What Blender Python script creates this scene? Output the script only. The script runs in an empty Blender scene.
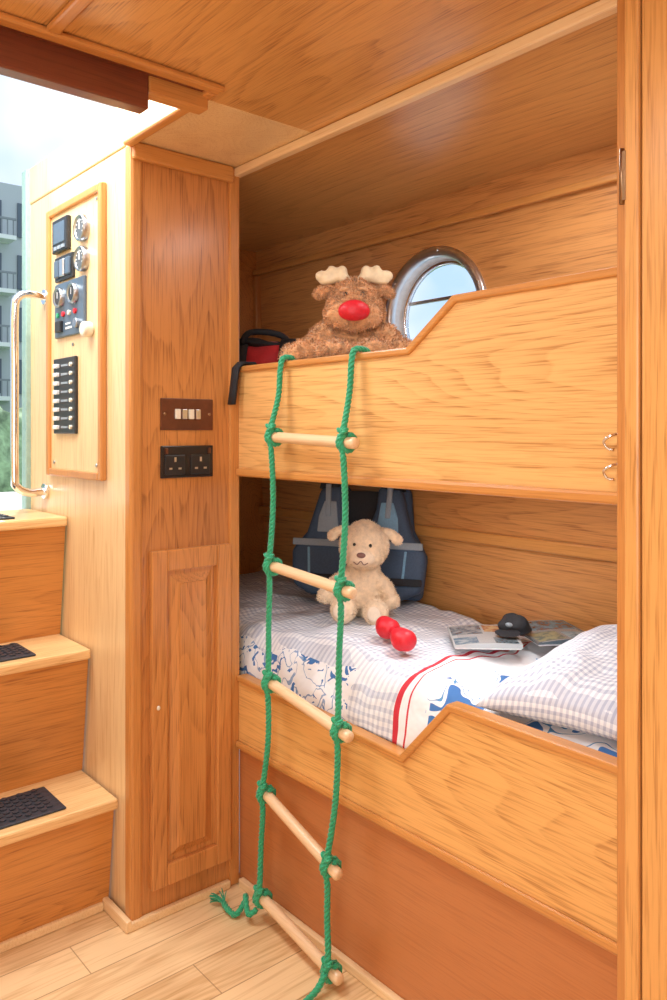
import bpy, bmesh, math, random
from mathutils import Vector, Matrix, noise, Euler
random.seed(4)
S=bpy.context.scene
S.view_settings.view_transform='Standard'
try: S.view_settings.look='None'
except Exception: pass
COL=S.collection

# ---------------------------------------------------------------- materials
def newmat(name):
    m=bpy.data.materials.new(name); m.use_nodes=True
    nt=m.node_tree; b=nt.nodes['Principled BSDF']
    return m,nt,b
def setin(nt,sock,v):
    if isinstance(v,(int,float,tuple,list)): sock.default_value=v
    else: nt.links.new(v,sock)
def M(nt,op,a,b=None,c=None,clamp=False):
    n=nt.nodes.new('ShaderNodeMath'); n.operation=op; n.use_clamp=clamp
    setin(nt,n.inputs[0],a)
    if b is not None: setin(nt,n.inputs[1],b)
    if c is not None: setin(nt,n.inputs[2],c)
    return n.outputs[0]
def MIX(nt,f,a,b):
    n=nt.nodes.new('ShaderNodeMix'); n.data_type='RGBA'
    setin(nt,n.inputs[0],f)
    for s,v in ((n.inputs[6],a),(n.inputs[7],b)):
        if isinstance(v,tuple) and len(v)==3: v=(*v,1)
        setin(nt,s,v)
    return n.outputs[2]
def COORD(nt,scale=(1,1,1),loc=(0,0,0)):
    t=nt.nodes.new('ShaderNodeTexCoord'); m=nt.nodes.new('ShaderNodeMapping')
    nt.links.new(t.outputs['Object'],m.inputs[0]); m.inputs['Scale'].default_value=scale; m.inputs['Location'].default_value=loc
    return m.outputs[0]
def NOISE(nt,vec,scale=1,detail=2,rough=.5,dist=0):
    n=nt.nodes.new('ShaderNodeTexNoise'); nt.links.new(vec,n.inputs['Vector'])
    n.inputs['Scale'].default_value=scale; n.inputs['Detail'].default_value=detail
    n.inputs['Roughness'].default_value=rough; n.inputs['Distortion'].default_value=dist
    return n.outputs[0]
def RANGE(nt,v,a,b,c=0,d=1):
    n=nt.nodes.new('ShaderNodeMapRange'); setin(nt,n.inputs[0],v)
    for i,x in enumerate((a,b,c,d)): n.inputs[i+1].default_value=x
    return n.outputs[0]
def XYZ(nt):
    t=nt.nodes.new('ShaderNodeTexCoord'); s=nt.nodes.new('ShaderNodeSeparateXYZ')
    nt.links.new(t.outputs['Object'],s.inputs[0]); return s.outputs
def BUMP(nt,b,h,st=.3,d=.002):
    n=nt.nodes.new('ShaderNodeBump'); n.inputs['Strength'].default_value=st; n.inputs['Distance'].default_value=d
    nt.links.new(h,n.inputs['Height']); nt.links.new(n.outputs[0],b.inputs['Normal'])
def oak(name,c1,c2,axis='X',rings=34,rough=.34,coat=.25,seed=0,cross=4.6,amt=.5,along=.42):
    m,nt,b=newmat(name)
    def sc(g,o): return tuple(g if a==axis else o for a in 'XYZ')
    big=NOISE(nt,COORD(nt,sc(along,cross),(seed*3.1,seed*1.7,seed*2.3)),1,1.4,.40,.15)
    wv=NOISE(nt,COORD(nt,sc(3.5,30),(seed,seed*2,1)),1,2,.5)
    big=M(nt,'ADD',big,M(nt,'MULTIPLY',M(nt,'SUBTRACT',wv,.5),.022))
    ring=M(nt,'FRACT',M(nt,'MULTIPLY',big,rings))
    ring=M(nt,'MULTIPLY',M(nt,'POWER',ring,2.4),RANGE(nt,ring,.93,1.0,1,0))
    pore=NOISE(nt,COORD(nt,sc(8,300),(seed,seed,seed)),1,2,.6)
    fine=RANGE(nt,pore,.47,.66)
    med=NOISE(nt,COORD(nt,sc(.8,12),(seed,2,seed)),1,3,.55)
    f=M(nt,'MULTIPLY',M(nt,'MULTIPLY',ring,amt),M(nt,'MULTIPLY_ADD',fine,.9,.5))
    f=M(nt,'ADD',f,M(nt,'MULTIPLY',fine,.36))
    f=M(nt,'ADD',f,M(nt,'MULTIPLY',M(nt,'SUBTRACT',med,.48),.75),clamp=True)
    nt.links.new(MIX(nt,f,c1,c2),b.inputs['Base Color'])
    b.inputs['Roughness'].default_value=rough; b.inputs['Coat Weight'].default_value=coat; b.inputs['Coat Roughness'].default_value=.2
    BUMP(nt,b,f,.12,.001)
    return m
def plain(name,c,rough=.5,metal=0,nz=0.08,scale=60,bump=0,coat=0,sheen=0):
    m,nt,b=newmat(name)
    n=NOISE(nt,COORD(nt),scale,3,.6)
    k=RANGE(nt,n,.3,.7,1-nz,1+nz)
    mx=nt.nodes.new('ShaderNodeVectorMath'); mx.operation='SCALE'; mx.inputs[0].default_value=c; nt.links.new(k,mx.inputs['Scale'])
    nt.links.new(mx.outputs[0],b.inputs['Base Color'])
    b.inputs['Roughness'].default_value=rough; b.inputs['Metallic'].default_value=metal
    b.inputs['Coat Weight'].default_value=coat; b.inputs['Sheen Weight'].default_value=sheen
    if bump: BUMP(nt,b,n,bump,.003)
    return m

OAK_BOARD=oak('oak_board',(.86,.49,.175),(.48,.205,.052),'X',seed=1)
OAK_BOARD2=oak('oak_board_lower',(.85,.465,.15),(.47,.20,.05),'X',seed=5)
OAK_CAB=oak('oak_cabinet',(.60,.245,.066),(.25,.08,.018),'Z',seed=2)
OAK_DOOR=oak('oak_cabinet_door',(.66,.28,.078),(.31,.105,.024),'Z',seed=3)
OAK_PALE=oak('oak_pale',(.86,.62,.33),(.62,.35,.14),'Z',seed=4,amt=.35)
OAK_CEIL=oak('oak_ceiling',(.74,.385,.125),(.38,.155,.04),'X',seed=7,coat=.45,rough=.3,rings=30,cross=3.6)
OAK_HULL=oak('oak_hull_lining',(.70,.32,.10),(.34,.12,.032),'X',seed=9,rings=40,cross=4)
OAK_TRIM=oak('oak_trim',(.64,.285,.075),(.42,.15,.034),'X',seed=8,amt=.2)
OAK_TRIMZ=oak('oak_trim_upright',(.62,.265,.07),(.38,.13,.03),'Z',seed=11,amt=.2)
OAK_TRIMY=oak('oak_trim_cross',(.64,.285,.075),(.42,.15,.034),'Y',seed=12,amt=.2)
OAK_EDGE=oak('oak_edge_pale',(.88,.63,.35),(.68,.41,.18),'X',seed=13,amt=.15)
OAK_STEP=oak('oak_riser',(.64,.27,.065),(.36,.125,.03),'Y',seed=6)
OAK_TREAD=oak('oak_tread',(.88,.58,.27),(.62,.32,.11),'Y',seed=10)
RED_PLY=oak('red_plywood',(.54,.20,.065),(.36,.115,.036),'X',seed=14,amt=.12,cross=1.4,rings=6)
OAK_POST=oak('oak_post',(.80,.41,.125),(.48,.20,.05),'Z',seed=15)
MAHOG=oak('mahogany',(.20,.05,.022),(.10,.025,.012),'Y',seed=16,amt=.2)
DOWEL=oak('beech_dowel',(.84,.59,.35),(.68,.42,.2),'X',seed=17,amt=.1)
CHROME=plain('chrome',(.8,.8,.82),.15,1,.02)
STEEL=plain('brushed_steel',(.7,.7,.72),.3,1,.04)
BRASS=plain('brass_dark',(.35,.22,.12),.35,1,.05)
BRONZE=plain('bronze_plate',(.15,.06,.035),.3,.6,.1)
BLACK=plain('black_plastic',(.02,.02,.022),.35)
RUBBER=plain('black_rubber',(.03,.034,.045),.5,0,.3,80,.5)
WHITE=plain('white_plastic',(.82,.82,.8),.35)
CREAMP=plain('cream_plastic',(.8,.74,.6),.4)
BLUEPL=plain('blue_panel',(.09,.13,.18),.3)
GREEN=plain('green_rope_fibre',(.015,.36,.17),.55,0,.25,300,.3,sheen=.3)
REDF=plain('red_fabric',(.55,.015,.02),.7,0,.1,200,.3,sheen=.3)
REDP=plain('red_plush',(.70,.015,.03),.45,0,.08,150,.2)
BLKF=plain('black_fabric',(.018,.018,.022),.8,0,.2,200,.3)
NAVY=plain('navy_fabric',(.050,.085,.145),.7,0,.15,200,.3)
LBLUE=plain('light_blue_fabric',(.20,.38,.54),.7,0,.1,200,.3)
GREYW=plain('grey_webbing',(.28,.33,.38),.7,0,.1,300,.3)
REIN=plain('reindeer_fur',(.66,.35,.16),.85,0,.45,55,.6,sheen=.5)
REINL=plain('reindeer_muzzle_fur',(.70,.38,.18),.85,0,.3,55,.6,sheen=.4)
SHEEPM=plain('sheep_fur',(.84,.65,.45),.85,0,.15,70,.5,sheen=.4)
CREAM=plain('cream_satin',(.88,.73,.48),.38,0,.12,40,.4,sheen=.3)
GREENP=plain('pale_green_paint',(.30,.45,.40),.4)
WHITEP=plain('white_paint',(.85,.86,.85),.4)
EYE=plain('eye_black',(.01,.01,.01),.1)

def gingham_nodes(nt,freq=34,col=(.24,.29,.45)):
    x,y,z=XYZ(nt)
    yy=M(nt,'SUBTRACT',y,z)
    sx=M(nt,'GREATER_THAN',M(nt,'FRACT',M(nt,'MULTIPLY',x,freq)),.55)
    sy=M(nt,'GREATER_THAN',M(nt,'FRACT',M(nt,'MULTIPLY',yy,freq)),.55)
    f=M(nt,'MULTIPLY',M(nt,'ADD',sx,sy),.29)
    return MIX(nt,f,(.85,.86,.89),col),x,y,z
def cloth_bump(nt,b):
    n=NOISE(nt,COORD(nt),11,3,.55); BUMP(nt,b,n,.8,.016)
GING,nt,b=newmat('gingham_cotton'); c,_,_,_=gingham_nodes(nt,78,(.17,.22,.40)); nt.links.new(c,b.inputs['Base Color']); b.inputs['Roughness'].default_value=.85; cloth_bump(nt,b)
DUV,nt,b=newmat('duvet_print'); g,x,y,z=gingham_nodes(nt,62)
b.inputs['Roughness'].default_value=.85; cloth_bump(nt,b)
wob=M(nt,'MULTIPLY',M(nt,'SUBTRACT',NOISE(nt,COORD(nt),5,1),.5),.10)
xw=M(nt,'ADD',x,wob)
prl=M(nt,'LESS_THAN',M(nt,'ABSOLUTE',M(nt,'SUBTRACT',NOISE(nt,COORD(nt,(1,1,1),(9,4,1)),17,1.5,.5,.8),.5)),.016)
pr=NOISE(nt,COORD(nt,(1,1,1),(3,1,7)),30,2,.6,1.0)
print_=M(nt,'GREATER_THAN',pr,.60)
pcol=MIX(nt,print_,(.85,.86,.89),(.05,.17,.45))
pcol=MIX(nt,M(nt,'MULTIPLY',prl,.75),pcol,(.06,.22,.5))
front=M(nt,'MULTIPLY',M(nt,'LESS_THAN',M(nt,'ADD',y,wob),1.275),M(nt,'LESS_THAN',xw,-1.42))
c=MIX(nt,front,g,pcol)
white=M(nt,'GREATER_THAN',xw,-1.262)
bl=NOISE(nt,COORD(nt,(1,1,1),(5,2,2)),13,1,.5,.6)
wc=MIX(nt,M(nt,'MULTIPLY',M(nt,'GREATER_THAN',xw,-1.17),M(nt,'GREATER_THAN',bl,.60)),(.87,.87,.89),(.06,.19,.48))
wc=MIX(nt,M(nt,'MULTIPLY',M(nt,'GREATER_THAN',xw,-1.18),M(nt,'LESS_THAN',M(nt,'ABSOLUTE',M(nt,'SUBTRACT',bl,.55)),.006)),wc,(.1,.3,.55))
c=MIX(nt,white,c,wc)
red=M(nt,'LESS_THAN',M(nt,'ABSOLUTE',M(nt,'ADD',xw,1.262)),.007)
red2=M(nt,'LESS_THAN',M(nt,'ABSOLUTE',M(nt,'ADD',xw,1.235)),.0025)
c=MIX(nt,M(nt,'MAXIMUM',red,red2),c,(.60,.03,.05))
nt.links.new(c,b.inputs['Base Color'])

# floor planks running along Y
FLOORM,nt,b=newmat('oak_laminate_floor')
x,y,z=XYZ(nt)
pl=M(nt,'FLOOR',M(nt,'MULTIPLY',x,1/.125))
rnd=nt.nodes.new('ShaderNodeTexWhiteNoise'); rnd.noise_dimensions='1D'; nt.links.new(pl,rnd.inputs['W'])
yo=M(nt,'ADD',y,M(nt,'MULTIPLY',rnd.outputs[0],3))
cv=nt.nodes.new('ShaderNodeCombineXYZ'); nt.links.new(M(nt,'MULTIPLY',x,9),cv.inputs[0]); nt.links.new(M(nt,'MULTIPLY',yo,.9),cv.inputs[1]); nt.links.new(M(nt,'MULTIPLY',pl,3.3),cv.inputs[2])
n1=NOISE(nt,cv.outputs[0],1,3,.55,.4)
rg=M(nt,'POWER',M(nt,'MULTIPLY_ADD',M(nt,'SINE',M(nt,'MULTIPLY',n1,60)),.5,.5),2)
cv2=nt.nodes.new('ShaderNodeCombineXYZ'); nt.links.new(M(nt,'MULTIPLY',x,150),cv2.inputs[0]); nt.links.new(M(nt,'MULTIPLY',yo,5),cv2.inputs[1])
n2=RANGE(nt,NOISE(nt,cv2.outputs[0],1,2,.6),.45,.7)
f=M(nt,'ADD',M(nt,'MULTIPLY',rg,.40),M(nt,'MULTIPLY',n2,.45))
f=M(nt,'ADD',f,M(nt,'MULTIPLY',M(nt,'SUBTRACT',rnd.outputs[0],.5),.5),clamp=True)
c=MIX(nt,f,(.86,.61,.33),(.56,.32,.13))
ex=M(nt,'ABSOLUTE',M(nt,'SUBTRACT',M(nt,'FRACT',M(nt,'MULTIPLY',x,1/.125)),.5))
ey=M(nt,'ABSOLUTE',M(nt,'SUBTRACT',M(nt,'FRACT',M(nt,'MULTIPLY',yo,1/.9)),.5))
seam=M(nt,'MAXIMUM',M(nt,'GREATER_THAN',ex,.488),M(nt,'GREATER_THAN',ey,.4985))
c=MIX(nt,M(nt,'MULTIPLY',seam,.65),c,(.28,.13,.05))
nt.links.new(c,b.inputs['Base Color']); b.inputs['Roughness'].default_value=.35

GLASS=bpy.data.materials.new('window_glass'); GLASS.use_nodes=True; nt=GLASS.node_tree; nt.nodes.clear()
o=nt.nodes.new('ShaderNodeOutputMaterial'); tr=nt.nodes.new('ShaderNodeBsdfTransparent'); gl=nt.nodes.new('ShaderNodeBsdfGlossy'); gl.inputs['Roughness'].default_value=.02
fr=nt.nodes.new('ShaderNodeFresnel'); fr.inputs[0].default_value=1.3; ms=nt.nodes.new('ShaderNodeMixShader')
nt.links.new(fr.outputs[0],ms.inputs[0]); nt.links.new(tr.outputs[0],ms.inputs[1]); nt.links.new(gl.outputs[0],ms.inputs[2]); nt.links.new(ms.outputs[0],o.inputs[0])

# ---------------------------------------------------------------- mesh helpers
def link(ob,parent=None):
    COL.objects.link(ob)
    if parent: ob.parent=parent
    return ob
def empty(name,loc=(0,0,0)):
    e=bpy.data.objects.new(name,None); e.empty_display_size=.1; COL.objects.link(e); e.location=loc; return e
def from_bm(name,bm,mat,parent=None,smooth=False):
    me=bpy.data.meshes.new(name); bm.to_mesh(me); bm.free()
    for mm in (mat if isinstance(mat,list) else [mat]): me.materials.append(mm)
    if smooth:
        for p in me.polygons: p.use_smooth=True
    return link(bpy.data.objects.new(name,me),parent)
def bev(ob,w=.003,seg=2):
    m=ob.modifiers.new('bevel','BEVEL'); m.width=w; m.segments=seg; m.limit_method='ANGLE'; m.angle_limit=math.radians(35); return ob
def boxbm(bm,x0,x1,y0,y1,z0,z1):
    v=[bm.verts.new((x,y,z)) for x in (x0,x1) for y in (y0,y1) for z in (z0,z1)]
    for f in ((0,1,3,2),(4,6,7,5),(0,4,5,1),(2,3,7,6),(0,2,6,4),(1,5,7,3)): bm.faces.new([v[i] for i in f])
def box(name,x0,x1,y0,y1,z0,z1,mat,parent=None,bw=.002):
    bm=bmesh.new(); boxbm(bm,x0,x1,y0,y1,z0,z1); bmesh.ops.recalc_face_normals(bm,faces=bm.faces)
    ob=from_bm(name,bm,mat,parent)
    if bw: bev(ob,bw)
    return ob
def boxes(name,lst,mat,parent=None,bw=.002):
    bm=bmesh.new()
    for l in lst: boxbm(bm,*l)
    bmesh.ops.recalc_face_normals(bm,faces=bm.faces)
    ob=from_bm(name,bm,mat,parent)
    if bw: bev(ob,bw)
    return ob
def prism(name,poly,a0,a1,mat,parent=None,plane='XZ',bw=.003,seg=2):
    def P(p,a):
        return {'XZ':(p[0],a,p[1]),'YZ':(a,p[0],p[1]),'XY':(p[0],p[1],a)}[plane]
    bm=bmesh.new(); A=[bm.verts.new(P(p,a0)) for p in poly]; B=[bm.verts.new(P(p,a1)) for p in poly]
    bm.faces.new(A); bm.faces.new(B)
    n=len(poly)
    for i in range(n): bm.faces.new((A[i],A[(i+1)%n],B[(i+1)%n],B[i]))
    bmesh.ops.recalc_face_normals(bm,faces=bm.faces)
    ob=from_bm(name,bm,mat,parent)
    if bw: bev(ob,bw,seg)
    return ob
def strip(name,poly,half,y0,y1,mat,parent=None,bw=.003):
    """rectangular moulding following a polyline in the XZ plane, mitred"""
    L=[];R=[]
    P=[Vector((p[0],p[1])) for p in poly]
    for i,p in enumerate(P):
        d1=(P[i]-P[i-1]).normalized() if i>0 else (P[1]-P[0]).normalized()
        d2=(P[i+1]-P[i]).normalized() if i<len(P)-1 else d1
        n1=Vector((-d1.y,d1.x)); n2=Vector((-d2.y,d2.x)); n=(n1+n2).normalized(); k=half/max(.3,n.dot(n1))
        L.append(p+n*k); R.append(p-n*k)
    pts=[tuple(q) for q in L]+[tuple(q) for q in reversed(R)]
    return prism(name,pts,y0,y1,mat,parent,'XZ',bw)
def catmull(pts,step=.006):
    pts=[Vector(p) for p in pts]; out=[]
    P=[pts[0]*2-pts[1]]+pts+[pts[-1]*2-pts[-2]]
    for i in range(1,len(P)-2):
        n=max(2,int((P[i+1]-P[i]).length/step))
        for k in range(n):
            t=k/n
            out.append(.5*((2*P[i])+(P[i+1]-P[i-1])*t+(2*P[i-1]-5*P[i]+4*P[i+1]-P[i+2])*t*t+(3*P[i]-P[i-1]-3*P[i+1]+P[i+2])*t**3))
    out.append(pts[-1]); return out
def frames(pts):
    T=[(pts[min(i+1,len(pts)-1)]-pts[max(i-1,0)]).normalized() for i in range(len(pts))]
    a=Vector((0,0,1)) if abs(T[0].z)<.9 else Vector((1,0,0))
    n=(a-T[0]*a.dot(T[0])).normalized(); F=[]
    for t in T:
        n=(n-t*n.dot(t))
        n=n.normalized() if n.length>1e-6 else Vector((1,0,0))
        F.append((n,t.cross(n)))
    return F
def sweepbm(bm,pts,r,seg=12,cap=True):
    F=frames(pts); rings=[]
    for i,p in enumerate(pts):
        rr=r[i] if isinstance(r,list) else r
        rings.append([bm.verts.new(p+F[i][0]*math.cos(2*math.pi*k/seg)*rr+F[i][1]*math.sin(2*math.pi*k/seg)*rr) for k in range(seg)])
    for a,b in zip(rings,rings[1:]):
        for k in range(seg): bm.faces.new((a[k],a[(k+1)%seg],b[(k+1)%seg],b[k]))
    if cap: bm.faces.new(rings[0][::-1]); bm.faces.new(rings[-1])
def tube(name,pts,r,mat,parent=None,seg=14,smoothpath=True,step=.01):
    bm=bmesh.new(); pp=catmull(pts,step) if smoothpath else [Vector(p) for p in pts]
    if isinstance(r,tuple): r=[r[0]+(r[1]-r[0])*i/(len(pp)-1) for i in range(len(pp))]
    sweepbm(bm,pp,r,seg); return from_bm(name,bm,mat,parent,True)
def ropebm(bm,pts,r=.0078,pitch=.034,step=.005):
    pp=catmull(pts,step); F=frames(pp); s=0; S3=[[],[],[]]
    for i,p in enumerate(pp):
        if i: s+=(pp[i]-pp[i-1]).length
        for k in range(3):
            a=2*math.pi*(s/pitch+k/3)
            S3[k].append(p+(F[i][0]*math.cos(a)+F[i][1]*math.sin(a))*r*.52)
    for q in S3: sweepbm(bm,q,r*.54,6)
def uvs(bm,c,r,rot=None,u=20,v=14):
    m=Matrix.Translation(c)@((rot or Matrix.Identity(4)))@Matrix.Diagonal((*( r if not isinstance(r,(int,float)) else (r,r,r)),1))
    bmesh.ops.create_uvsphere(bm,u_segments=u,v_segments=v,radius=1,matrix=m)
def ball(name,c,r,mat,parent=None,rot=None):
    bm=bmesh.new(); uvs(bm,Vector(c),r,rot); return from_bm(name,bm,mat,parent,True)
def cylY(name,x,y0,y1,z,r,mat,parent=None,seg=28,bw=.0015):
    poly=[(x+r*math.cos(2*math.pi*k/seg),z+r*math.sin(2*math.pi*k/seg)) for k in range(seg)]
    return prism(name,poly,y0,y1,mat,parent,'XZ',bw)
def blob(name,parts,mat,parent,W,voxel=.006,it=6,fur=0,furlen=.01,furw=.0012,disp=.0,dscale=60,curl=.5):
    """one continuous soft body from overlapping ellipsoids, placed by matrix W"""
    bm=bmesh.new()
    for p in parts:
        rot=Euler([math.radians(a) for a in p[2]]).to_matrix().to_4x4() if len(p)>2 else None
        uvs(bm,Vector(p[0]),p[1],rot)
    ob=from_bm(name,bm,mat,None)
    r=ob.modifiers.new('r','REMESH'); r.mode='VOXEL'; r.voxel_size=voxel
    s=ob.modifiers.new('s','SMOOTH'); s.iterations=it; s.factor=.5
    dg=bpy.context.evaluated_depsgraph_get(); dg.update()
    me=bpy.data.meshes.new_from_object(ob.evaluated_get(dg)); ob.modifiers.clear(); ob.data=me
    me.materials.clear(); me.materials.append(mat)
    me.transform(W)
    if disp:
        vn=[v.normal.copy() for v in me.vertices]
        for v,n in zip(me.vertices,vn): v.co+=n*disp*noise.noise(v.co*dscale)
    for p in me.polygons: p.use_smooth=True
    me.update()
    ob.parent=parent
    if fur:
        V=[];Fc=[]; polys=list(me.polygons); ws=[p.area for p in polys]
        for p in random.choices(polys,ws,k=fur):
            vs=[me.vertices[i].co for i in p.vertices]; w=[random.random() for _ in vs]; sw=sum(w)
            c=sum((v*(q/sw) for v,q in zip(vs,w)),Vector())
            n=p.normal; rv=Vector([random.uniform(-1,1) for _ in range(3)])
            t=n.cross(rv).normalized(); d=(n+rv*curl+Vector((0,0,-.25))).normalized(); l=furlen*random.uniform(.5,1.1)
            mid=c+n*l*.5+d*l*.1; tip=c+d*l; k=len(V)
            V+= [c-t*furw-n*.001,c+t*furw-n*.001,mid+t*furw*.7,mid-t*furw*.7,tip]
            Fc+=[(k,k+1,k+2,k+3),(k+3,k+2,k+4)]
        fm=bpy.data.meshes.new(name+'_pile'); fm.from_pydata(V,[],Fc); fm.materials.append(mat)
        link(bpy.data.objects.new(name+'_pile',fm),parent)
    return ob

# ---------------------------------------------------------------- room shell
Y0=1.219; CX=-1.844; CY=.901; H=1.98
box('floor',-2.0,1.0,-1.4,Y0+.03,-.04,0,FLOORM,None,0)
box('ceiling',-1.5,1.0,-1.4,Y0,H,H+.05,OAK_CEIL,None,0)
box('ceiling_bunk',-2.7,1.0,Y0,1.95,H,H+.05,OAK_CEIL,None,0)
box('wall_coaming',-2.62,-1.5,CY,Y0,H,2.095,OAK_PALE,None,.004)
box('wall_rear',-1.95,1.0,-1.45,-1.4,0,H,OAK_PALE,None,0)
box('wall_right',1.0,1.05,-1.4,1.95,0,H,OAK_PALE,None,0)
box('wall_left',-1.95,-1.9,-1.4,.2,0,H,OAK_PALE,None,0)
box('wall_stair',-2.6,-1.9,.15,.2,0,2.095,OAK_PALE,None,0)
box('wall_bunk_end',-2.70,-2.645,Y0,1.95,0,H,OAK_HULL,None,0)
# hull side wall with round opening
PX,PZ,PR=-1.685,1.615,.190
def hy(z): return 1.905-.033*z
bm=bmesh.new(); N=64; sq=.26
inner=[];outer=[]
for k in range(N):
    a=2*math.pi*k/N+math.pi/4; c,s=math.cos(a),math.sin(a); m_=sq/max(abs(c),abs(s))
    inner.append(bm.verts.new((PX+PR*c,hy(PZ+PR*s),PZ+PR*s))); outer.append(bm.verts.new((PX+m_*c,hy(PZ+m_*s),PZ+m_*s)))
for k in range(N): bm.faces.new((inner[k],inner[(k+1)%N],outer[(k+1)%N],outer[k]))
def hq(x0,x1,z0,z1): bm.faces.new([bm.verts.new((x,hy(z),z)) for x,z in ((x0,z0),(x1,z0),(x1,z1),(x0,z1))])
hq(-2.66,PX-sq,0,H); hq(PX+sq,1.0,0,H); hq(PX-sq,PX+sq,0,PZ-sq); hq(PX-sq,PX+sq,PZ+sq,H)
bmesh.ops.recalc_face_normals(bm,faces=bm.faces)
from_bm('wall_hull',bm,OAK_HULL)
# porthole
win=empty('window_1')
def lathe(name,prof,mat,parent,seg=64,cx=PX,cz=PZ):
    bm=bmesh.new(); rings=[[bm.verts.new((cx+r*math.cos(2*math.pi*k/seg),y,cz+r*math.sin(2*math.pi*k/seg))) for k in range(seg)] for r,y in prof]
    for a,b in zip(rings,rings[1:]):
        for k in range(seg): bm.faces.new((a[k],a[(k+1)%seg],b[(k+1)%seg],b[k]))
    return from_bm(name,bm,mat,parent,True)
wy=hy(PZ)
lathe('trim_ring',[(.216,wy+.01),(.216,wy-.010),(.210,wy-.016),(.192,wy-.017),(.184,wy-.010),(.184,wy+.01)],STEEL,win)
lathe('sleeve',[(.186,wy-.008),(.183,wy+.02),(.182,wy+.05)],WHITEP,win)
lathe('glazing_ring',[(.184,wy+.040),(.172,wy+.036),(.166,wy+.042),(.166,wy+.055),(.186,wy+.055)],CHROME,win)
lathe('glass_pane',[(.168,wy+.05),(.0005,wy+.05)],GLASS,win)
boxes('opening_light_bar',[(PX-.168,PX+.168,wy+.048,wy+.058,PZ+.055,PZ+.066)],STEEL,win,.001)
for k in range(6):
    a=k*math.pi/3+.4; cylY('screw',PX+.201*math.cos(a),wy-.020,wy-.012,PZ+.201*math.sin(a),.005,STEEL,win,12,.0005)

# ceiling trims
box('trim_1',CX,-.4,Y0-.014,Y0+.010,H-.024,H-.001,OAK_EDGE,None,.004)
box('trim_2',-2.64,.9,hy(H)-.022,hy(H)-.001,H-.10,H-.078,OAK_TRIM,None,.005)
box('trim_3',-1.442,-1.412,-1.3,.905,H-.014,H-.001,OAK_TRIMY,None,.005)
box('trim_4',CX,-1.442,.878,.905,H-.014,H-.001,OAK_TRIM,None,.005)
box('trim_5',-1.412,-.2,.525,.552,H-.012,H-.001,OAK_TRIM,None,.005)
box('trim_6',CX-.001,CX+.018,CY,Y0-.02,H-.045,H-.001,OAK_TRIMY,None,.006)
hb=empty('hatch_beam')
box('beam',-1.502,-1.463,-1.3,.755,1.905,H-.001,MAHOG,hb,.004)
box('beam_end',-1.502,-1.463,.755,.895,H-.04,H-.001,OAK_TRIMY,hb,.004)
box('ceiling_hatch_edge',-1.502,-1.445,-1.3,.895,H-.006,H-.001,MAHOG,hb,.001)

# ---------------------------------------------------------------- electrics cabinet
cab=empty('switch_cabinet')
box('carcass',-2.56,CX-.004,CY+.004,Y0-.002,0,H-.002,OAK_PALE,cab,0)
box('side_panel',CX-.004,CX,CY+.03,Y0-.003,0,H-.002,OAK_CAB,cab,0)
bmx=boxes('corner_post',[(CX-.03,CX+.007,CY-.004,CY+.03,0,H-.002)],OAK_TRIMZ,cab,.008)
box('jamb_post',CX-.012,CX+.008,Y0-.028,Y0+.004,0,H-.002,OAK_TRIMZ,cab,.004)
boxes('skirting',[(CX,CX+.016,CY-.01,Y0-.03,0,.022),(-1.985,CX+.016,CY-.02,CY-.004,0,.03)],OAK_EDGE,cab,.004)
# raised panel door
d0,d1,z0,z1=.951,1.19,.08,.945; X=CX
fw=.045
boxes('door_frame',[(X,X+.018,d0,d0+fw,z0,z1),(X,X+.018,d1-fw,d1,z0,z1),(X,X+.018,d0+fw,d1-fw,z0,z0+fw+.01),(X,X+.018,d0+fw,d1-fw,z1-fw-.01,z1)],OAK_DOOR,cab,.0035)
bm=bmesh.new()
ya,yb,za,zb=d0+fw,d1-fw,z0+fw+.01,z1-fw-.01
def ring(ins,x): return [bm.verts.new((x,yy,zz)) for yy,zz in ((ya+ins,za+ins),(yb-ins,za+ins),(yb-ins,zb-ins),(ya+ins,zb-ins))]
rs=[ring(0,X+.003),ring(.008,X+.002),ring(.012,X+.002),ring(.034,X+.013),ring(.036,X+.0165)]
for a,b_ in zip(rs,rs[1:]):
    for k in range(4): bm.faces.new((a[k],a[(k+1)%4],b_[(k+1)%4],b_[k]))
bm.faces.new(rs[-1]); bmesh.ops.recalc_face_normals(bm,faces=bm.faces)
from_bm('door_raised_panel',bm,OAK_DOOR,cab)
ball('keyhole',(X+.019,.968,.545),(.002,.005,.006),CREAMP,cab)
# switch plates
sp=empty('light_switch_plate')
box('plate',X,X+.006,.982,1.138,1.255,1.338,BRONZE,sp,.002)
for k in range(4): box('rocker',X+.005,X+.012,1.022+k*.020,1.037+k*.020,1.284,1.310,CREAMP if k in(0,2) else STEEL,sp,.0015)
for yy in (.993,1.127): ball('screw',(X+.006,yy,1.297),(.002,.004,.004),BRASS,sp)
so=empty('power_socket')
box('plate',X,X+.006,.982,1.138,1.130,1.214,plain('dark_bronze',(.045,.04,.04),.25,.6,.1),so,.002)
for c0 in (1.022,1.098):
    box('socket_face',X+.005,X+.009,c0-.03,c0+.03,1.138,1.19,BLACK,so,.003)
    boxes('pin_holes',[(X+.0085,X+.0095,c0-.003,c0+.003,1.172,1.184),(X+.0085,X+.0095,c0-.018,c0-.009,1.152,1.157),(X+.0085,X+.0095,c0+.009,c0+.018,1.152,1.157)],STEEL,so,0)
    box('rocker',X+.005,X+.012,c0+(.022 if c0>1.05 else -.03),c0+(.03 if c0>1.05 else -.022),1.193,1.208,BRONZE,so,.001)

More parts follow.
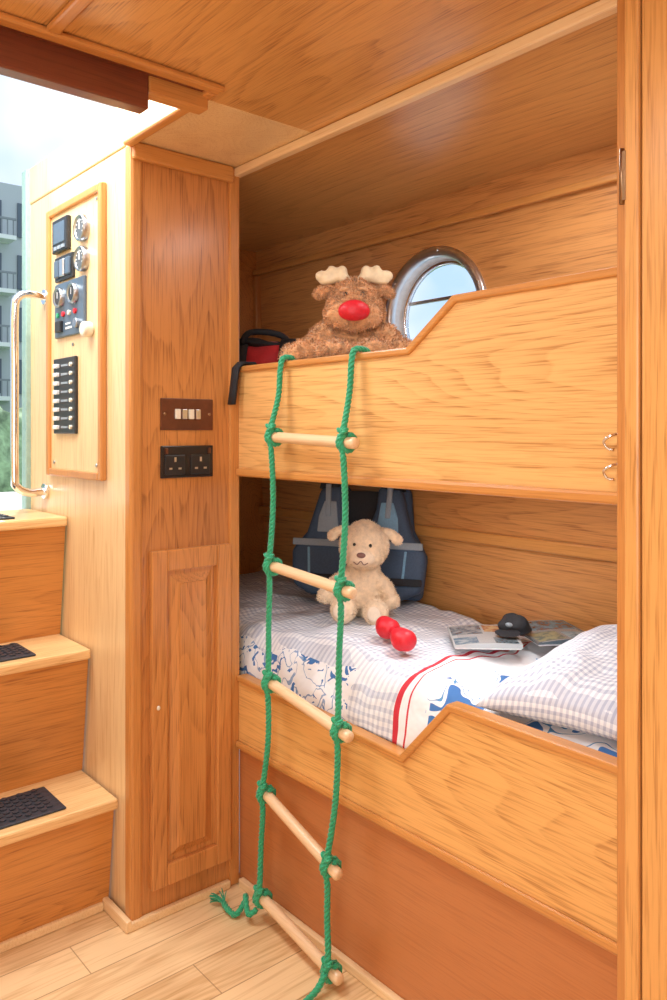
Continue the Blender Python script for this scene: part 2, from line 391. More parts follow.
# control panel (on the stair side of the cabinet)
cp=empty('control_panel'); Y=CY+.004; DX=.022
fx0,fx1,fz0,fz1=-2.385,-1.992,1.12,1.915
fw=.022
boxes('frame',[(fx0,fx0+fw,Y-.018,Y,fz0,fz1),(fx1-fw,fx1,Y-.018,Y,fz0,fz1),(fx0+fw,fx1-fw,Y-.018,Y,fz0,fz0+fw),(fx0+fw,fx1-fw,Y-.018,Y,fz1-fw,fz1)],OAK_TRIMZ,cp,.004)
box('panel_board',fx0+fw,fx1-fw,Y-.008,Y,fz0+fw,fz1-fw,OAK_PALE,cp,0)
cpi=empty('instruments'); cpi.parent=cp; cpi.location=(DX,0,0)
q=Y-.008
box('display',-2.345,-2.235,q-.014,q,1.775,1.872,BLACK,cpi,.003); box('display_screen',-2.330,-2.250,q-.016,q-.013,1.80,1.860,BLUEPL,cpi,.001)
boxes('display_buttons',[(-2.325+i*.028,-2.305+i*.028,q-.017,q-.013,1.782,1.792) for i in range(3)],GREYW,cpi,0)
GD=plain('gauge_face_grey',(.10,.11,.12),.35); RIM=plain('gauge_rim_metal',(.45,.46,.48),.3,1)
def gauge(x,z,r):
    lathe('gauge_rim',[(r,q),(r,q-.016),(r*.9,q-.02),(r*.78,q-.014)],RIM,cpi,32,x,z); cylY('gauge_dial',x,q-.015,q-.004,z,r*.80,GD,cpi)
    box('gauge_needle',x-.0015,x+.0015,q-.0175,q-.0145,z-r*.1,z+r*.6,WHITE,cpi,0)
    boxes('gauge_ticks',[(x+math.cos(a)*r*.62-.0018,x+math.cos(a)*r*.62+.0018,q-.0165,q-.0145,z+math.sin(a)*r*.62-.0018,z+math.sin(a)*r*.62+.0018) for a in [math.radians(-30+30*k) for k in range(9)]],WHITE,cpi,0)
gauge(-2.14,1.815,.037); gauge(-2.14,1.730,.035)
box('rocker_plate_small',-2.335,-2.205,q-.010,q,1.69,1.762,BLACK,cpi,.003)
for k in range(3): box('rocker_key',-2.322+k*.040,-2.292+k*.040,q-.018,q-.009,1.70,1.75,STEEL if k==1 else BLUEPL,cpi,.003)
box('engine_plate',-2.335,-2.125,q-.010,q,1.525,1.683,BLUEPL,cpi,.003)
for i in range(2):
    lathe('dial_rim',[(.029,q-.009),(.029,q-.022),(.026,q-.025),(.021,q-.020)],RIM,cpi,32,-2.285+i*.10,1.64); cylY('dial_face',-2.285+i*.10,q-.021,q-.009,1.64,.022,BLACK,cpi)
    box('dial_needle',-2.286+i*.10,-2.284+i*.10,q-.0225,q-.0205,1.637,1.656,WHITE,cpi,0)
for i in range(4): cylY('warning_lamp',-2.305+i*.042,q-.016,q-.009,1.59,.0075,(GREEN,REDP,CREAMP,REDP)[i],cpi,16)
box('key_switch',-2.31,-2.27,q-.02,q-.009,1.54,1.572,BLACK,cpi,.002)
cylY('key_barrel',-2.165,q-.02,q-.009,1.555,.014,RIM,cpi,20)
boxes('engine_labels',[(-2.25,-2.205,q-.0115,q-.0095,1.545,1.551),(-2.25,-2.215,q-.0115,q-.0095,1.558,1.563)],WHITE,cpi,0)
for xx,zz in ((-2.06,1.88),(-2.06,1.16),(-2.36,1.16),(-2.22,1.50)): cylY('screw',xx,q-.003,q,zz,.005,RIM,cpi,12,.0005)
cylY('knob',-2.095,q-.028,q,1.53,.021,CREAMP,cpi,28,.006)
box('breaker_plate',-2.345,-2.185,q-.010,q,1.245,1.465,BLACK,cpi,.003)
for k in range(8):
    zz=1.258+k*.0255
    box('breaker_lever',-2.325,-2.298,q-.020,q-.009,zz,zz+.012,WHITE,cpi,.002); box('breaker_label',-2.283,-2.235,q-.0115,q-.0095,zz+.003,zz+.009,GREYW,cpi,0)
    cylY('breaker_led',-2.208,q-.016,q-.0095,zz+.006,.006,CREAMP,cpi,12,0)

# door frame at stern and grab rail
fr=empty('door_1')
box('jamb',-2.60,-2.56,CY-.012,CY+.06,1.0,2.09,GREENP,fr,.004)
box('jamb_far',-2.60,-2.56,.2,.24,1.0,2.09,GREENP,fr,.004)
gr=empty('grab_rail')
gx=-2.425
tube('rail',[(gx,CY+.002,1.665),(gx,CY-.05,1.67),(gx,CY-.082,1.655),(gx,CY-.092,1.61),(gx,CY-.092,1.4),(gx,CY-.092,1.13),(gx,CY-.085,1.085),(gx,CY-.05,1.066),(gx,CY+.002,1.068)],.0125,CHROME,gr)
for zz in (1.665,1.068): cylY('flange',gx,CY-.006,CY+.003,zz,.024,CHROME,gr)

# ---------------------------------------------------------------- steps
st=empty('companionway_steps')
YL=.21; YR=CY-.002
treads=[(-1.910,.305),(-2.079,.655),(-2.242,1.005)]
riserx=[-1.970,-2.138,-2.298]
for i,(tx,tz) in enumerate(treads):
    back=(treads[i+1][0]-.09) if i<2 else -2.56
    box(f'tread_{i+1}',back,tx,YL,YR,tz-.028,tz,OAK_TREAD,st,.006)
    zb=0 if i==0 else treads[i-1][1]
    prism(f'riser_{i+1}',[(riserx[i]-.02,zb),(riserx[i]-.0,zb),(tx-.018,tz-.028),(tx-.04,tz-.028)] if i else [(riserx[i]-.02,0),(riserx[i],0),(tx-.025,tz-.028),(tx-.045,tz-.028)],YL,YR,OAK_STEP,st,'XZ',.001)
    px0=back+.075 if i<2 else -2.45
    box(f'grip_mat_{i+1}',px0,tx-.03,.3,.775 if i==0 else .76,tz,tz+.006,RUBBER,st,.003)
    bm=bmesh.new(); yy=.325; r_=0
    while yy<.75:
        xx=px0+.014+(.011 if r_%2 else 0)
        while xx<tx-.045:
            pv=[(xx+.0085*math.cos(k*math.pi/3),yy+.0085*math.sin(k*math.pi/3)) for k in range(6)]
            lo_=[bm.verts.new((*p,tz+.005)) for p in pv]; hi=[bm.verts.new((*p,tz+.009)) for p in pv]
            bm.faces.new(hi)
            for k in range(6): bm.faces.new((lo_[k],lo_[(k+1)%6],hi[(k+1)%6],hi[k]))
            xx+=.022
        yy+=.019; r_+=1
    bmesh.ops.recalc_face_normals(bm,faces=bm.faces); from_bm(f'grip_studs_{i+1}',bm,RUBBER,st)
box('skirting',-1.970,-1.956,YL,CY-.02,0,.022,OAK_EDGE,st,.004)

# ---------------------------------------------------------------- bunk bed
bk=empty('bunk_bed')
XR=-.679
up=[(CX+.008,1.425),(-1.182,1.425),(-1.052,1.52),(XR,1.52)]
prism('upper_guard_board',[(CX+.008,1.14)]+up+[(XR,1.14)],Y0,Y0+.022,OAK_BOARD,bk,'XZ',.001)
strip('upper_guard_edging',[(CX+.008,1.423),(-1.182,1.423),(-1.052,1.518),(XR,1.518)],.008,Y0-.008,Y0+.028,OAK_TRIM,bk,.004)
box('upper_guard_moulding',CX+.008,XR,Y0-.012,Y0+.0,1.128,1.150,OAK_TRIM,bk,.006)
lo=[(CX+.008,.572),(-1.200,.548),(-1.066,.693),(XR,.688)]
prism('lower_guard_board',[(CX+.008,.385)]+lo+[(XR,.385)],Y0,Y0+.022,OAK_BOARD2,bk,'XZ',.001)
strip('lower_guard_edging',[(a,b_-.002) for a,b_ in lo],.008,Y0-.008,Y0+.028,OAK_TRIM,bk,.004)
box('lower_guard_moulding',CX+.008,XR,Y0-.012,Y0,.378,.398,OAK_TRIM,bk,.006)
box('base_panel',CX,XR,Y0+.008,Y0+.02,0,.39,RED_PLY,bk,0)
box('base_skirting',CX+.02,XR,Y0-.010,Y0+.008,0,.022,OAK_EDGE,bk,.004)
box('upper_deck',-2.645,XR,Y0+.022,1.85,1.125,1.15,OAK_HULL,bk,0)
box('lower_deck',-2.645,XR,Y0+.022,1.86,.40,.42,OAK_HULL,bk,0)
box('back_rail',-2.645,.9,hy(.94)-.024,hy(.94)-.002,.917,.952,OAK_TRIM,bk,.006)
box('end_batten',-2.645,-2.62,hy(1.5)-.03,hy(1.5),1.15,H-.1,OAK_TRIMZ,bk,.004)
box('upper_mattress',-2.63,XR,Y0+.03,1.82,1.15,1.325,GING,bk,.03)
box('lower_mattress',-2.63,XR,Y0+.045,1.84,.42,.60,GING,bk,.03)

# duvet
bm=bmesh.new(); nx,ny=260,84; x0,x1=-2.60,-.70
rows=[]
for i in range(nx+1):
    x=x0+(x1-x0)*i/nx; col=[]
    for j in range(ny+1):
        s=j/ny
        if s<.3:
            a=s/.3*math.pi/2; y=1.335-.088*math.cos(a); z=.555+.145*math.sin(a)
        else:
            y=1.335+(1.835-1.335)*(s-.3)/.7; z=.70
        if x>-1.25: z-= .012*min(1,(x+1.25)/.1)
        p=Vector((x,y,z))
        w=.022*noise.noise(p*3.2)+.017*noise.noise(Vector((x*8+2,y*6,3)))+.007*noise.noise(p*20)
        rdg=.022*max(0,noise.noise(Vector((x*4+y*8,y*3-x*3,9)))) 
        k_=1 if x<-1.05 else max(.25,1-(x+1.05)*5)
        z+=(w+rdg)*min(1,s*3+.2)*k_; y+=.006*noise.noise(p*16)*(1 if s<.3 else 0)
        col.append(bm.verts.new((x,max(y,1.246),z)))
    rows.append(col)
for a,b_ in zip(rows,rows[1:]):
    for j in range(ny): bm.faces.new((a[j],b_[j],b_[j+1],a[j+1]))
bmesh.ops.recalc_face_normals(bm,faces=bm.faces)
dv=from_bm('duvet',bm,DUV,None,True); so_=dv.modifiers.new('s','SOLIDIFY'); so_.thickness=.012; so_.offset=-1

def pillow(name,W,sx,sy,sz,mat,seed=0):
    bm=bmesh.new(); n=48; top=[];bot=[]
    for i in range(n+1):
        tr,br=[],[]
        for j in range(n+1):
            u=-1+2*i/n; v=-1+2*j/n
            e=max(0,(1-abs(u)**2.6))*max(0,(1-abs(v)**2.6)); h=sz*e**.42
            pinch=1-.07*(1-v*v)*abs(u)**4; pinch2=1-.07*(1-u*u)*abs(v)**4
            X_=u*sx*pinch; Y_=v*sy*pinch2
            w=.26*sz*noise.noise(Vector((X_*9+seed,Y_*9,1)))+.16*sz*noise.noise(Vector((X_*24,Y_*18+seed,1)))
            tr.append(bm.verts.new((X_,Y_,h+w*e))); br.append(bm.verts.new((X_,Y_,-h*.45)))
        top.append(tr);bot.append(br)
    for G,fl in ((top,0),(bot,1)):
        for i in range(n):
            for j in range(n):
                q4=(G[i][j],G[i+1][j],G[i+1][j+1],G[i][j+1]); bm.faces.new(q4 if not fl else q4[::-1])
    bmesh.ops.remove_doubles(bm,verts=bm.verts,dist=.0004)
    bm.transform(W); return from_bm(name,bm,mat,None,True)
pillow('pillow',Matrix.Translation((-.865,1.522,.733))@Euler((math.radians(6),math.radians(-3),math.radians(3))).to_matrix().to_4x4(),.180,.262,.072,GING,3)

# ---------------------------------------------------------------- rope ladder
ld=empty('rope_ladder')
ry=1.180
Lp=[(-1.615,ry,1.237),(-1.618,ry-.003,.911),(-1.622,ry-.005,.615),(-1.640,ry-.008,.330),(-1.650,ry-.012,.062)]
Rp=[(-1.335,ry-.004,1.226),(-1.338,ry-.008,.893),(-1.345,ry-.012,.574),(-1.372,ry-.020,.262),(-1.358,ry-.030,.035)]
def side(P,topx):
    t=[(topx-.010,1.262,1.36),(topx-.010,1.260,1.41),(topx-.008,1.250,1.434),(topx-.006,1.228,1.4405),(topx-.006,1.204,1.436),(topx-.006,1.196,1.405),(topx-.006,1.190,1.34)]
    out=t[:]
    for i,p in enumerate(P):
        out.append((p[0]+.003,p[1]-.012,p[2]+.03)); out.append((p[0]-.004,p[1]-.020,p[2])); out.append((p[0]+.002,p[1]-.012,p[2]-.03))
        if i<len(P)-1:
            q_=P[i+1]; out.append(((p[0]+q_[0])/2+.006*(-1)**i,(p[1]+q_[1])/2-.006,(p[2]+q_[2])/2))
    return out
bm=bmesh.new()
Ls=side(Lp,-1.606)[:-1]; Rs=side(Rp,-1.335)[:-1]
ropebm(bm,Ls); ropebm(bm,Rs)
from_bm('side_ropes',bm,GREEN,ld,True)
for i,(a,b_) in enumerate(zip(Lp,Rp)):
    a=Vector(a);b_=Vector(b_); d=(b_-a).normalized()
    bm=bmesh.new(); A=a-d*.028; B=b_+d*.034
    L=(B-A).length; pts=[A,A+d*.003,A+d*.006]+[A+d*(.006+(L-.012)*k/10) for k in range(1,10)]+[B-d*.006,B-d*.003,B]
    sweepbm(bm,pts,[.009,.0122,.0135]+[.0135]*9+[.0135,.0122,.009],18); from_bm(f'rung_{i+1}',bm,DOWEL,ld,True)
    bm=bmesh.new()
    for c in (a,b_):
        up_=Vector((0,0,1)); n1=(up_-d*up_.dot(d)).normalized(); n2=d.cross(n1)
        ropebm(bm,[c+d*(-.011+.022*k/17)+(n1*math.cos(k*.75)+n2*math.sin(k*.75))*.0190 for k in range(18)],.0065)
        kc=c+Vector((0,-.012,.022)); pth=[]
        for k in range(19):
            t=k/18*2*math.pi
            pth.append(kc+Vector(((math.sin(t)+1.2*math.sin(2*t))*.0060,(-math.sin(3*t))*.005,(math.cos(t)-1.2*math.cos(2*t))*.0055)))
        ropebm(bm,pth,.0060)
    from_bm(f'knots_{i+1}',bm,GREEN,ld,True)
# tails
bm=bmesh.new()
ropebm(bm,[(-1.650,ry-.03,.04),(-1.665,1.135,.028),(-1.70,1.15,.05),(-1.715,1.16,.03),(-1.705,1.125,.012),(-1.735,1.12,.012),(-1.765,1.125,.014)])
ropebm(bm,[(-1.355,ry-.05,.04),(-1.35,1.10,.018),(-1.34,1.04,.011),(-1.33,.98,.011)])
for k in range(26):
    a=random.uniform(-.9,.9); p=Vector((-1.762,1.125,.012)); e=p+Vector((-.045*math.cos(a),-.035*math.sin(a)+.0,random.uniform(-.004,.02)))
    sweepbm(bm,catmull([p,(p+e)/2+Vector((0,0,.006)),e],.01),.0014,5)
from_bm('rope_tails',bm,GREEN,ld,True)

# ---------------------------------------------------------------- plush reindeer
def place(loc,deg,tilt=0,scale=1): return Matrix.Translation(loc)@Matrix.Rotation(math.radians(deg),4,'Z')@Matrix.Rotation(math.radians(tilt),4,'Y')@Matrix.Scale(scale,4)
rd=empty('plush_reindeer'); W=place((-1.565,1.405,1.326),48,0,1.2)
blob('body',[((0,.02,.09),(.085,.07,.09)),((0,.01,.15),(.068,.055,.055)),
  ((-.065,-.01,.140),(.050,.035,.034),(0,-42,0)),((.065,-.01,.140),(.050,.035,.034),(0,42,0)),
  ((-.105,-.03,.110),(.045,.036,.028),(0,-20,0)),((.105,-.03,.110),(.045,.036,.028),(0,20,0)),
  ((-.130,-.04,.102),(.030,.030,.024)),((.135,-.04,.102),(.030,.030,.024)),
  ((-.04,-.06,.110),(.045,.045,.025)),((.04,-.06,.110),(.045,.045,.025)),((0,0,.03),(.10,.07,.03))],REIN,rd,W,fur=14000,furlen=.010,disp=.008)
blob('head',[((0,0,.222),(.058,.055,.052)),((0,-.02,.203),(.062,.055,.044)),((-.03,-.03,.193),(.036,.045,.036)),((.03,-.03,.193),(.036,.045,.036)),((0,-.01,.247),(.038,.032,.028))],REIN,rd,W,fur=8500,furlen=.010,disp=.007)
blob('muzzle',[((-.022,-.062,.186),(.040,.028,.029)),((.022,-.062,.186),(.040,.028,.029)),((0,-.058,.172),(.032,.022,.022))],REINL,rd,W,fur=2200,furlen=.007,disp=.003)
blob('nose',[((0,-.094,.192),(.031,.020,.023)),((-.010,-.093,.191),(.024,.017,.020)),((.010,-.093,.191),(.024,.017,.020))],REDP,rd,W,voxel=.0035,it=3,disp=.001)
for s in (-1,1):
    blob('ear',[((s*.060,.0,.248),(.028,.010,.013),(0,-s*5,0)),((s*.076,.0,.244),(.016,.008,.012),(0,s*18,0))],REIN,rd,W,voxel=.004,it=2,fur=900,furlen=.007)
    blob('eye',[((s*.018,-.057,.232),(.0055,.005,.0065))],EYE,rd,W,voxel=.002,it=1)
    blob('brow',[((s*.020,-.050,.244),(.012,.007,.005),(0,s*12,0))],REINL,rd,W,voxel=.002,it=1)
    blob('antler',[((s*.016,.0,.268),(.013,.012,.020),(0,s*25,0)),((s*.034,0,.281),(.026,.013,.013),(0,-s*8,0)),((s*.060,0,.283),(.022,.012,.012),(0,s*8,0)),
       ((s*.026,0,.292),(.012,.012,.014),(0,s*8,0)),((s*.049,0,.294),(.011,.011,.013),(0,s*22,0)),((s*.074,0,.284),(.014,.010,.011),(0,s*35,0)),((s*.05,0,.274),(.030,.011,.009),(0,s*12,0))],CREAM,rd,W,voxel=.004,it=3,disp=.0015,dscale=40)
# ---------------------------------------------------------------- plush sheep
sh=empty('plush_sheep'); W=place((-1.730,1.580,.702),42,3,1.04)
blob('body',[((0,.01,.075),(.070,.062,.080)),((0,.0,.13),(.05,.045,.045)),
  ((-.070,-.02,.095),(.050,.026,.024),(0,-48,0)),((.068,-.02,.09),(.045,.025,.024),(0,55,0)),((-.098,-.035,.060),(.027,.026,.024)),((.088,-.035,.06),(.024,.025,.024)),
  ((-.038,-.07,.035),(.034,.055,.030)),((.045,-.07,.035),(.034,.055,.030)),((-.040,-.110,.042),(.036,.026,.038)),((.050,-.110,.042),(.036,.026,.038))],SHEEPM,sh,W,fur=9000,furlen=.005,furw=.001,disp=.003)
blob('head',[((0,-.01,.205),(.072,.058,.064)),((0,-.035,.187),(.062,.047,.046)),((0,-.0,.245),(.047,.037,.032))],SHEEPM,sh,W,fur=5500,furlen=.005,furw=.001,disp=.003)
blob('muzzle',[((0,-.068,.180),(.038,.024,.026))],plain('sheep_muzzle',(.86,.68,.50),.8,0,.1,70,.3),sh,W,voxel=.004)
for s in (-1,1):
    blob('ear',[((s*.070,-.0,.242),(.032,.012,.014),(0,s*20,0)),((s*.092,-.004,.228),(.018,.010,.016),(0,s*50,0))],SHEEPM,sh,W,voxel=.004,it=3,fur=500,furlen=.004)
    blob('eye',[((s*.022,-.068,.214),(.005,.005,.006))],EYE,sh,W,voxel=.002,it=1)
    blob('paw_pad',[((s*.046,-.133,.042),(.020,.006,.022))],plain('paw_pad_cloth',(.84,.68,.52),.8),sh,W,voxel=.003,it=2)
blob('nose',[((0,-.092,.190),(.013,.006,.008))],plain('nose_thread',(.22,.10,.08),.6),sh,W,voxel=.002,it=2)
bm=bmesh.new(); sweepbm(bm,catmull([(-.020,-.089,.170),(-.009,-.094,.165),(0,-.094,.174),(.009,-.094,.165),(.020,-.089,.170)],.003),.0014,6); bm.transform(W); from_bm('mouth',bm,bpy.data.materials['nose_thread'],sh,True)

# ---------------------------------------------------------------- life vest
lv=empty('life_vest'); W=Matrix.Translation((-1.87,1.70,.722))@Matrix.Rotation(math.radians(30),4,'Z')@Matrix.Rotation(math.radians(-10),4,'X')
def vp(name,poly,y0,y1,mat,bw=.02,seg=4):
    ob=prism(name,poly,y0,y1,mat,lv,'XZ',bw,seg); ob.data.transform(W)
    for p in ob.data.polygons: p.use_smooth=True
    return ob
half=[(.008,.0),(.15,.0),(.215,.03),(.225,.14),(.175,.20),(.155,.27),(.135,.345),(.06,.355),(.055,.28),(.03,.21),(.008,.19)]
vp('front_panel_a',half,-.055,.0,NAVY); vp('front_panel_b',[(-a,b_) for a,b_ in half],-.055,.0,NAVY)
back=[(-.2,.0),(.2,.0),(.21,.14),(.165,.22),(.15,.355),(.07,.37),(.05,.33),(-.05,.33),(-.07,.37),(-.15,.355),(-.165,.22),(-.21,.14)]
vp('back_panel',back,.004,.055,NAVY)
vp('collar_lining',[(-.055,.20),(.055,.20),(.07,.34),(-.07,.34)],-.004,.01,BLKF,.004)
for s in (-1,1):
    vp('chest_insert',[(s*.060,.20),(s*.135,.20),(s*.132,.25),(s*.115,.30),(s*.075,.30),(s*.068,.25)],-.060,-.05,LBLUE if s>0 else GREYW,.004)
    vp('side_piping',[(s*.150,.06),(s*.158,.06),(s*.165,.15),(s*.157,.15)],-.058,-.05,LBLUE,.002)
    vp('shoulder_strap',[(s*.090,.25),(s*.108,.25),(s*.113,.355),(s*.095,.355)],-.063,-.052,GREYW,.003)
    vp('shoulder_tab',[(s*.07,.34),(s*.14,.34),(s*.135,.362),(s*.075,.365)],-.05,.05,BLKF,.005)
for zz in (.045,.155): vp('waist_strap',[(-.215,zz),(.215,zz),(.215,zz+.022),(-.215,zz+.022)],-.064,-.052,GREYW if zz>.1 else BLKF,.003); vp('buckle',[(-.03,zz-.006),(.03,zz-.006),(.03,zz+.030),(-.03,zz+.030)],-.072,-.060,BLACK,.004)

# ---------------------------------------------------------------- small toys and things
dbm=empty('toy_dumbbell')
pA=Vector((-1.460,1.425,.745)); pB=Vector((-1.368,1.388,.740))
for nm,c in (('end_a',pA),('end_b',pB)):
    o1=blob(nm,[((0,0,0),(.030,.030,.028)),((.014,0,.0),(.022,.028,.026)),((-.012,.004,.004),(.024,.026,.024))],REDP,dbm,Matrix.Translation(c),voxel=.004,it=2,disp=.002,dscale=30)
tube('bar',[pA,(pA+pB)/2+Vector((0,0,.003)),pB],.010,REDP,dbm)

def pagemat(name,bg,rects,textcol):
    """printed cover: picture blocks plus lines of text, laid out in the magazine's own coordinates"""
    m,nt,b=newmat(name); x,y,z=XYZ(nt); c=bg
    lines=M(nt,'MULTIPLY',M(nt,'GREATER_THAN',M(nt,'FRACT',M(nt,'MULTIPLY',y,95)),.6),M(nt,'LESS_THAN',M(nt,'ABSOLUTE',x),.066))
    c=MIX(nt,M(nt,'MULTIPLY',lines,.6),bg,textcol)
    n=NOISE(nt,COORD(nt),45,3,.6)
    for (a0,a1,b0,b1,c1,c2) in rects:
        f=M(nt,'MULTIPLY',M(nt,'LESS_THAN',M(nt,'ABSOLUTE',M(nt,'SUBTRACT',x,(a0+a1)/2)),(a1-a0)/2),M(nt,'LESS_THAN',M(nt,'ABSOLUTE',M(nt,'SUBTRACT',y,(b0+b1)/2)),(b1-b0)/2))
        c=MIX(nt,f,c,MIX(nt,RANGE(nt,n,.4,.6),c1,c2))
    nt.links.new(c,b.inputs['Base Color']); b.inputs['Roughness'].default_value=.25; return m
def magazine(x,y,z,w,h,rot,mat):
    e=empty('magazine'); e.location=(x,y,z); e.rotation_euler=(math.radians(-1.5),0,math.radians(rot))
    bm=bmesh.new(); n=14; A=[];B=[]
    for i in range(n+1):
        u=i/n; xx=(u-.5)*w; zz=.007*math.sin(u*math.pi)+.006*u**3
        A.append([bm.verts.new((xx,-h/2,zz+.004)),bm.verts.new((xx,h/2,zz+.004))]); B.append([bm.verts.new((xx,-h/2,0)),bm.verts.new((xx,h/2,0))])
    for i in range(n):
        bm.faces.new((A[i][0],A[i+1][0],A[i+1][1],A[i][1])); bm.faces.new((B[i][0],B[i][1],B[i+1][1],B[i+1][0]))
        bm.faces.new((A[i][0],B[i][0],B[i+1][0],A[i+1][0])); bm.faces.new((A[i][1],A[i+1][1],B[i+1][1],B[i][1]))
    from_bm('cover',bm,mat,e)
    bm=bmesh.new(); boxbm(bm,-w/2+.003,w/2-.003,-h/2+.003,h/2-.003,-.004,.0005); from_bm('pages',bm,WHITEP,e)
magazine(-1.285,1.595,.725,.165,.21,46,pagemat('magazine_print_a',(.52,.55,.56),[(-.078,.0,.0,.095,(.07,.11,.16),(.30,.34,.36)),(.006,.074,.02,.095,(.35,.12,.07),(.55,.38,.2)),(-.078,-.02,-.098,-.03,(.12,.2,.28),(.35,.42,.45)),(.02,.076,-.098,-.04,(.05,.07,.09),(.2,.25,.28))],(.12,.13,.15)))
magazine(-1.190,1.755,.728,.155,.22,56,pagemat('magazine_print_b',(.12,.17,.20),[(-.07,.07,.0,.10,(.03,.05,.07),(.12,.26,.34)),(-.07,.0,-.10,-.02,(.30,.33,.20),(.10,.16,.15)),(.01,.07,-.10,-.03,(.05,.16,.26),(.25,.42,.5))],(.6,.62,.6)))
cap=empty('black_cap')
W=place((-1.232,1.655,.744),15,0,.80)
blob('crown',[((0,0,.020),(.050,.048,.026)),((-.012,.0,.030),(.030,.032,.022)),((0,.01,.008),(.054,.05,.016))],BLKF,cap,W,voxel=.004,it=2,disp=.012,dscale=26)
blob('peak',[((0,-.058,.006),(.044,.034,.006),(10,0,0))],BLKF,cap,W,voxel=.003,it=2,disp=.003,dscale=30)
blob('badge',[((.0,-.046,.028),(.013,.006,.008))],GREYW,cap,W,voxel=.003,it=1)

# duffel bag on the upper bunk
bag=empty('duffel_bag'); W=place((-2.05,1.47,1.335),44)
blob('shell',[((0,0,.105),(.15,.085,.100)),((-.09,0,.10),(.08,.08,.088)),((.09,0,.095),(.08,.08,.080))],REDF,bag,W,voxel=.008,disp=.016,dscale=14)
bm=bmesh.new()
for xx in (-.07,.07):
    prev=None
    for k in range(25):
        a=2*math.pi*k/24
        p=[bm.verts.new((xx+s,-.096*math.cos(a),.105+.107*math.sin(a))) for s in (-.02,.02)]
        if prev: bm.faces.new((prev[0],prev[1],p[1],p[0]))
        prev=p
bm.transform(W); o_=from_bm('webbing',bm,BLKF,bag,True); m_=o_.modifiers.new('s','SOLIDIFY'); m_.thickness=.006
bm=bmesh.new(); sweepbm(bm,catmull([(-.07,-.06,.190),(-.05,-.06,.222),(0,-.04,.228),(.05,-.02,.218),(.07,-.01,.198)],.01),.010,10); bm.transform(W); from_bm('handle',bm,BLKF,bag,True)
blob('end_pocket',[((.13,-.03,.08),(.05,.06,.075))],BLKF,bag,W,voxel=.006,disp=.008,dscale=20)
blob('top_flap',[((-.02,-.02,.193),(.10,.05,.015),(0,6,0))],BLKF,bag,W,voxel=.005,disp=.008,dscale=20)

# black strap hanging over the guard board
sb=empty('black_strap')
bm=bmesh.new(); prof=[(1.27,1.425),(1.25,1.440),(1.215,1.440),(1.200,1.425),(1.196,1.39),(1.194,1.36),(1.190,1.325)]
prev=None
for i,(yy,zz) in enumerate(prof):
    xo=-.012*i/6
    p=[bm.verts.new((-1.830+xo,yy,zz)),bm.verts.new((-1.800+xo,yy,zz))]
    if prev: bm.faces.new((prev[0],prev[1],p[1],p[0]))
    prev=p
o_=from_bm('webbing',bm,BLKF,sb,True); m_=o_.modifiers.new('s','SOLIDIFY'); m_.thickness=.007; m_.offset=0

# ---------------------------------------------------------------- right-hand door
dr=empty('door_2')
box('jamb',XR-.012,XR+.010,Y0-.016,Y0+.03,0,H-.002,OAK_TRIMZ,dr,.003)
box('stile',XR+.010,XR+.036,Y0-.032,Y0-.004,0,H-.002,OAK_POST,dr,.004)
box('leaf',XR+.039,.3,Y0-.030,Y0-.006,0,H-.002,OAK_POST,dr,.004)
box('backing',XR+.01,.3,Y0-.004,Y0+.02,0,H-.002,OAK_TRIMZ,dr,0)
for zz in (1.665,):
    tube('hinge_barrel',[(XR+.006,Y0-.030,zz-.045),(XR+.006,Y0-.030,zz+.045)],.004,BRASS,dr,12,False)
    boxes('hinge_leaf',[(XR+.006,XR+.014,Y0-.0335,Y0-.031,zz-.04,zz+.04),(XR-.006,XR+.004,Y0-.0185,Y0-.015,zz-.04,zz+.04)],BRASS,dr,.0005)
hk=empty('coat_hook')
for zz in (1.235,1.185):
    tube('hook',[(-.694,Y0+.001,zz+.012),(-.697,Y0-.018,zz+.010),(-.710,Y0-.022,zz),(-.706,Y0-.018,zz-.012),(-.697,Y0-.012,zz-.014)],.0025,CHROME,hk,8,True,.003)

# ---------------------------------------------------------------- outside
box('cockpit_deck',-3.6,-2.56,-.3,CY+.3,.93,.985,WHITEP,None,.004)
box('ground_outside',-80,-6,-40,60,-.6,-.3,plain('grass',(.25,.42,.14),.9,0,.4,2),None,0)
box('water_outside',-6,-2.7,-40,60,-.7,-.5,plain('canal_water',(.3,.38,.4),.1,0,.1,3,.4),None,0)
bd=empty('apartment_building')
bx=-26
box('wall_block',bx-8,bx,-6,26,-.3,9.2,plain('grey_cladding',(.50,.53,.56),.7),bd,0)
wl=[];bl=[];sl=[]
for fl in range(5):
    for k in range(24):
        y_=-5+k*1.25; z_=.8+fl*1.68
        wl.append((bx,bx+.06,y_,y_+.75,z_,z_+1.1))
        if k%3!=2: bl.append((bx,bx+.7,y_-.2,y_+1.0,z_-.25,z_-.12)); sl.append((bx+.64,bx+.7,y_-.2,y_+1.0,z_+.36,z_+.42))
        if k%3!=2:
            for q_ in range(7): sl.append((bx+.65,bx+.69,y_-.18+q_*.18,y_-.15+q_*.18,z_-.12,z_+.4))
boxes('windows_glass',wl,plain('dark_glass',(.10,.13,.17),.1),bd,0)
boxes('balcony_slabs',bl,WHITEP,bd,0); boxes('balcony_rails',sl,plain('rail_grey',(.25,.27,.30),.5),bd,0)
hg=empty('hedge_row')
bm=bmesh.new()
for k in range(26): uvs(bm,Vector((-14+random.uniform(-.5,.5),-4+k*.9,.6+random.uniform(-.2,.3))),(1.0,.9,1.2),None,14,10)
for v in bm.verts: v.co+=Vector((noise.noise(v.co*2),noise.noise(v.co*2+Vector((5,0,0))),noise.noise(v.co*2+Vector((0,7,0)))))*.35
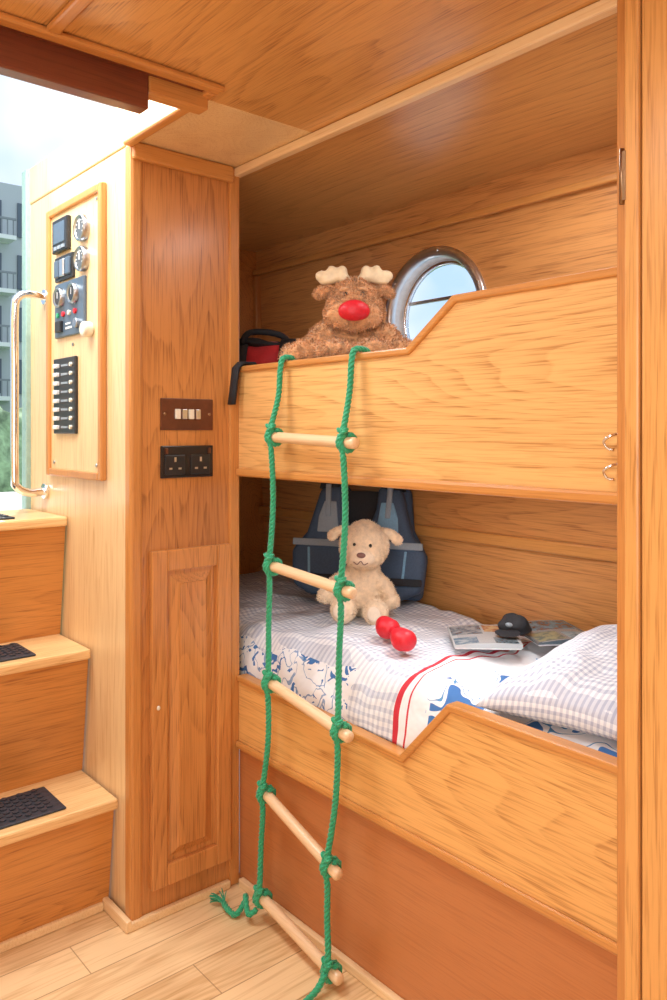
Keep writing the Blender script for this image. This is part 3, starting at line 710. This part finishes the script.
from_bm('foliage',bm,plain('leaves',(.34,.46,.26),.8,0,.5,6,.8),hg,True)

# ---------------------------------------------------------------- light
w=bpy.data.worlds.new('sky'); S.world=w; w.use_nodes=True; nt=w.node_tree; bg=nt.nodes['Background']
tc=nt.nodes.new('ShaderNodeTexCoord'); cl=NOISE(nt,tc.outputs['Generated'],3,4,.6)
c=MIX(nt,RANGE(nt,cl,.4,.65),(.50,.71,.98),(1,1,1)); nt.links.new(c,bg.inputs[0]); bg.inputs[1].default_value=1.2
def area(name,loc,rot,sx,sy,pw,col=(1,1,1)):
    l=bpy.data.lights.new(name,'AREA'); l.shape='RECTANGLE'; l.size=sx; l.size_y=sy; l.energy=pw; l.color=col
    o=bpy.data.objects.new(name,l); COL.objects.link(o); o.location=loc; o.rotation_euler=[math.radians(a) for a in rot]; return o
sun=bpy.data.lights.new('sun','SUN'); sun.energy=3; sun.angle=.05; sun.color=(1,.96,.9); so2=bpy.data.objects.new('sun',sun); COL.objects.link(so2); so2.rotation_euler=(math.radians(-15),math.radians(-38),0)
area('daylight_hatch',(-2.0,.5,2.3),(0,0,0),.8,.6,26,(.92,.97,1))
area('fill_behind_camera',(.2,-1.3,1.2),(84,0,20),1.6,1.3,38,(.89,.96,1))  # added soft fill behind the camera; the rear wall has no window
area('fill_overhead',(-.75,.35,1.955),(0,0,0),.35,.35,8,(.94,.98,1))  # added overhead fill, out of view, without any ceiling fixture
area('fill_upper_bunk',(-1.0,1.5,1.96),(0,0,0),.4,.12,3.2,(.95,.98,1))  # invented source that brightens the upper bunk, not a fitted lamp
area('fill_lower_bunk',(-1.2,1.45,1.118),(0,0,0),.5,.08,2.2,(.95,.98,1))  # extra fill under the upper deck to lift the lower bunk; no lamp there

cam=bpy.data.cameras.new('camera'); co=bpy.data.objects.new('camera',cam); COL.objects.link(co)
co.location=(0,0,1.25); co.rotation_euler=(math.radians(90),0,math.radians(49.57))
cam.lens=28.44; cam.sensor_width=36; cam.shift_y=-.068; cam.clip_start=.02
S.camera=co
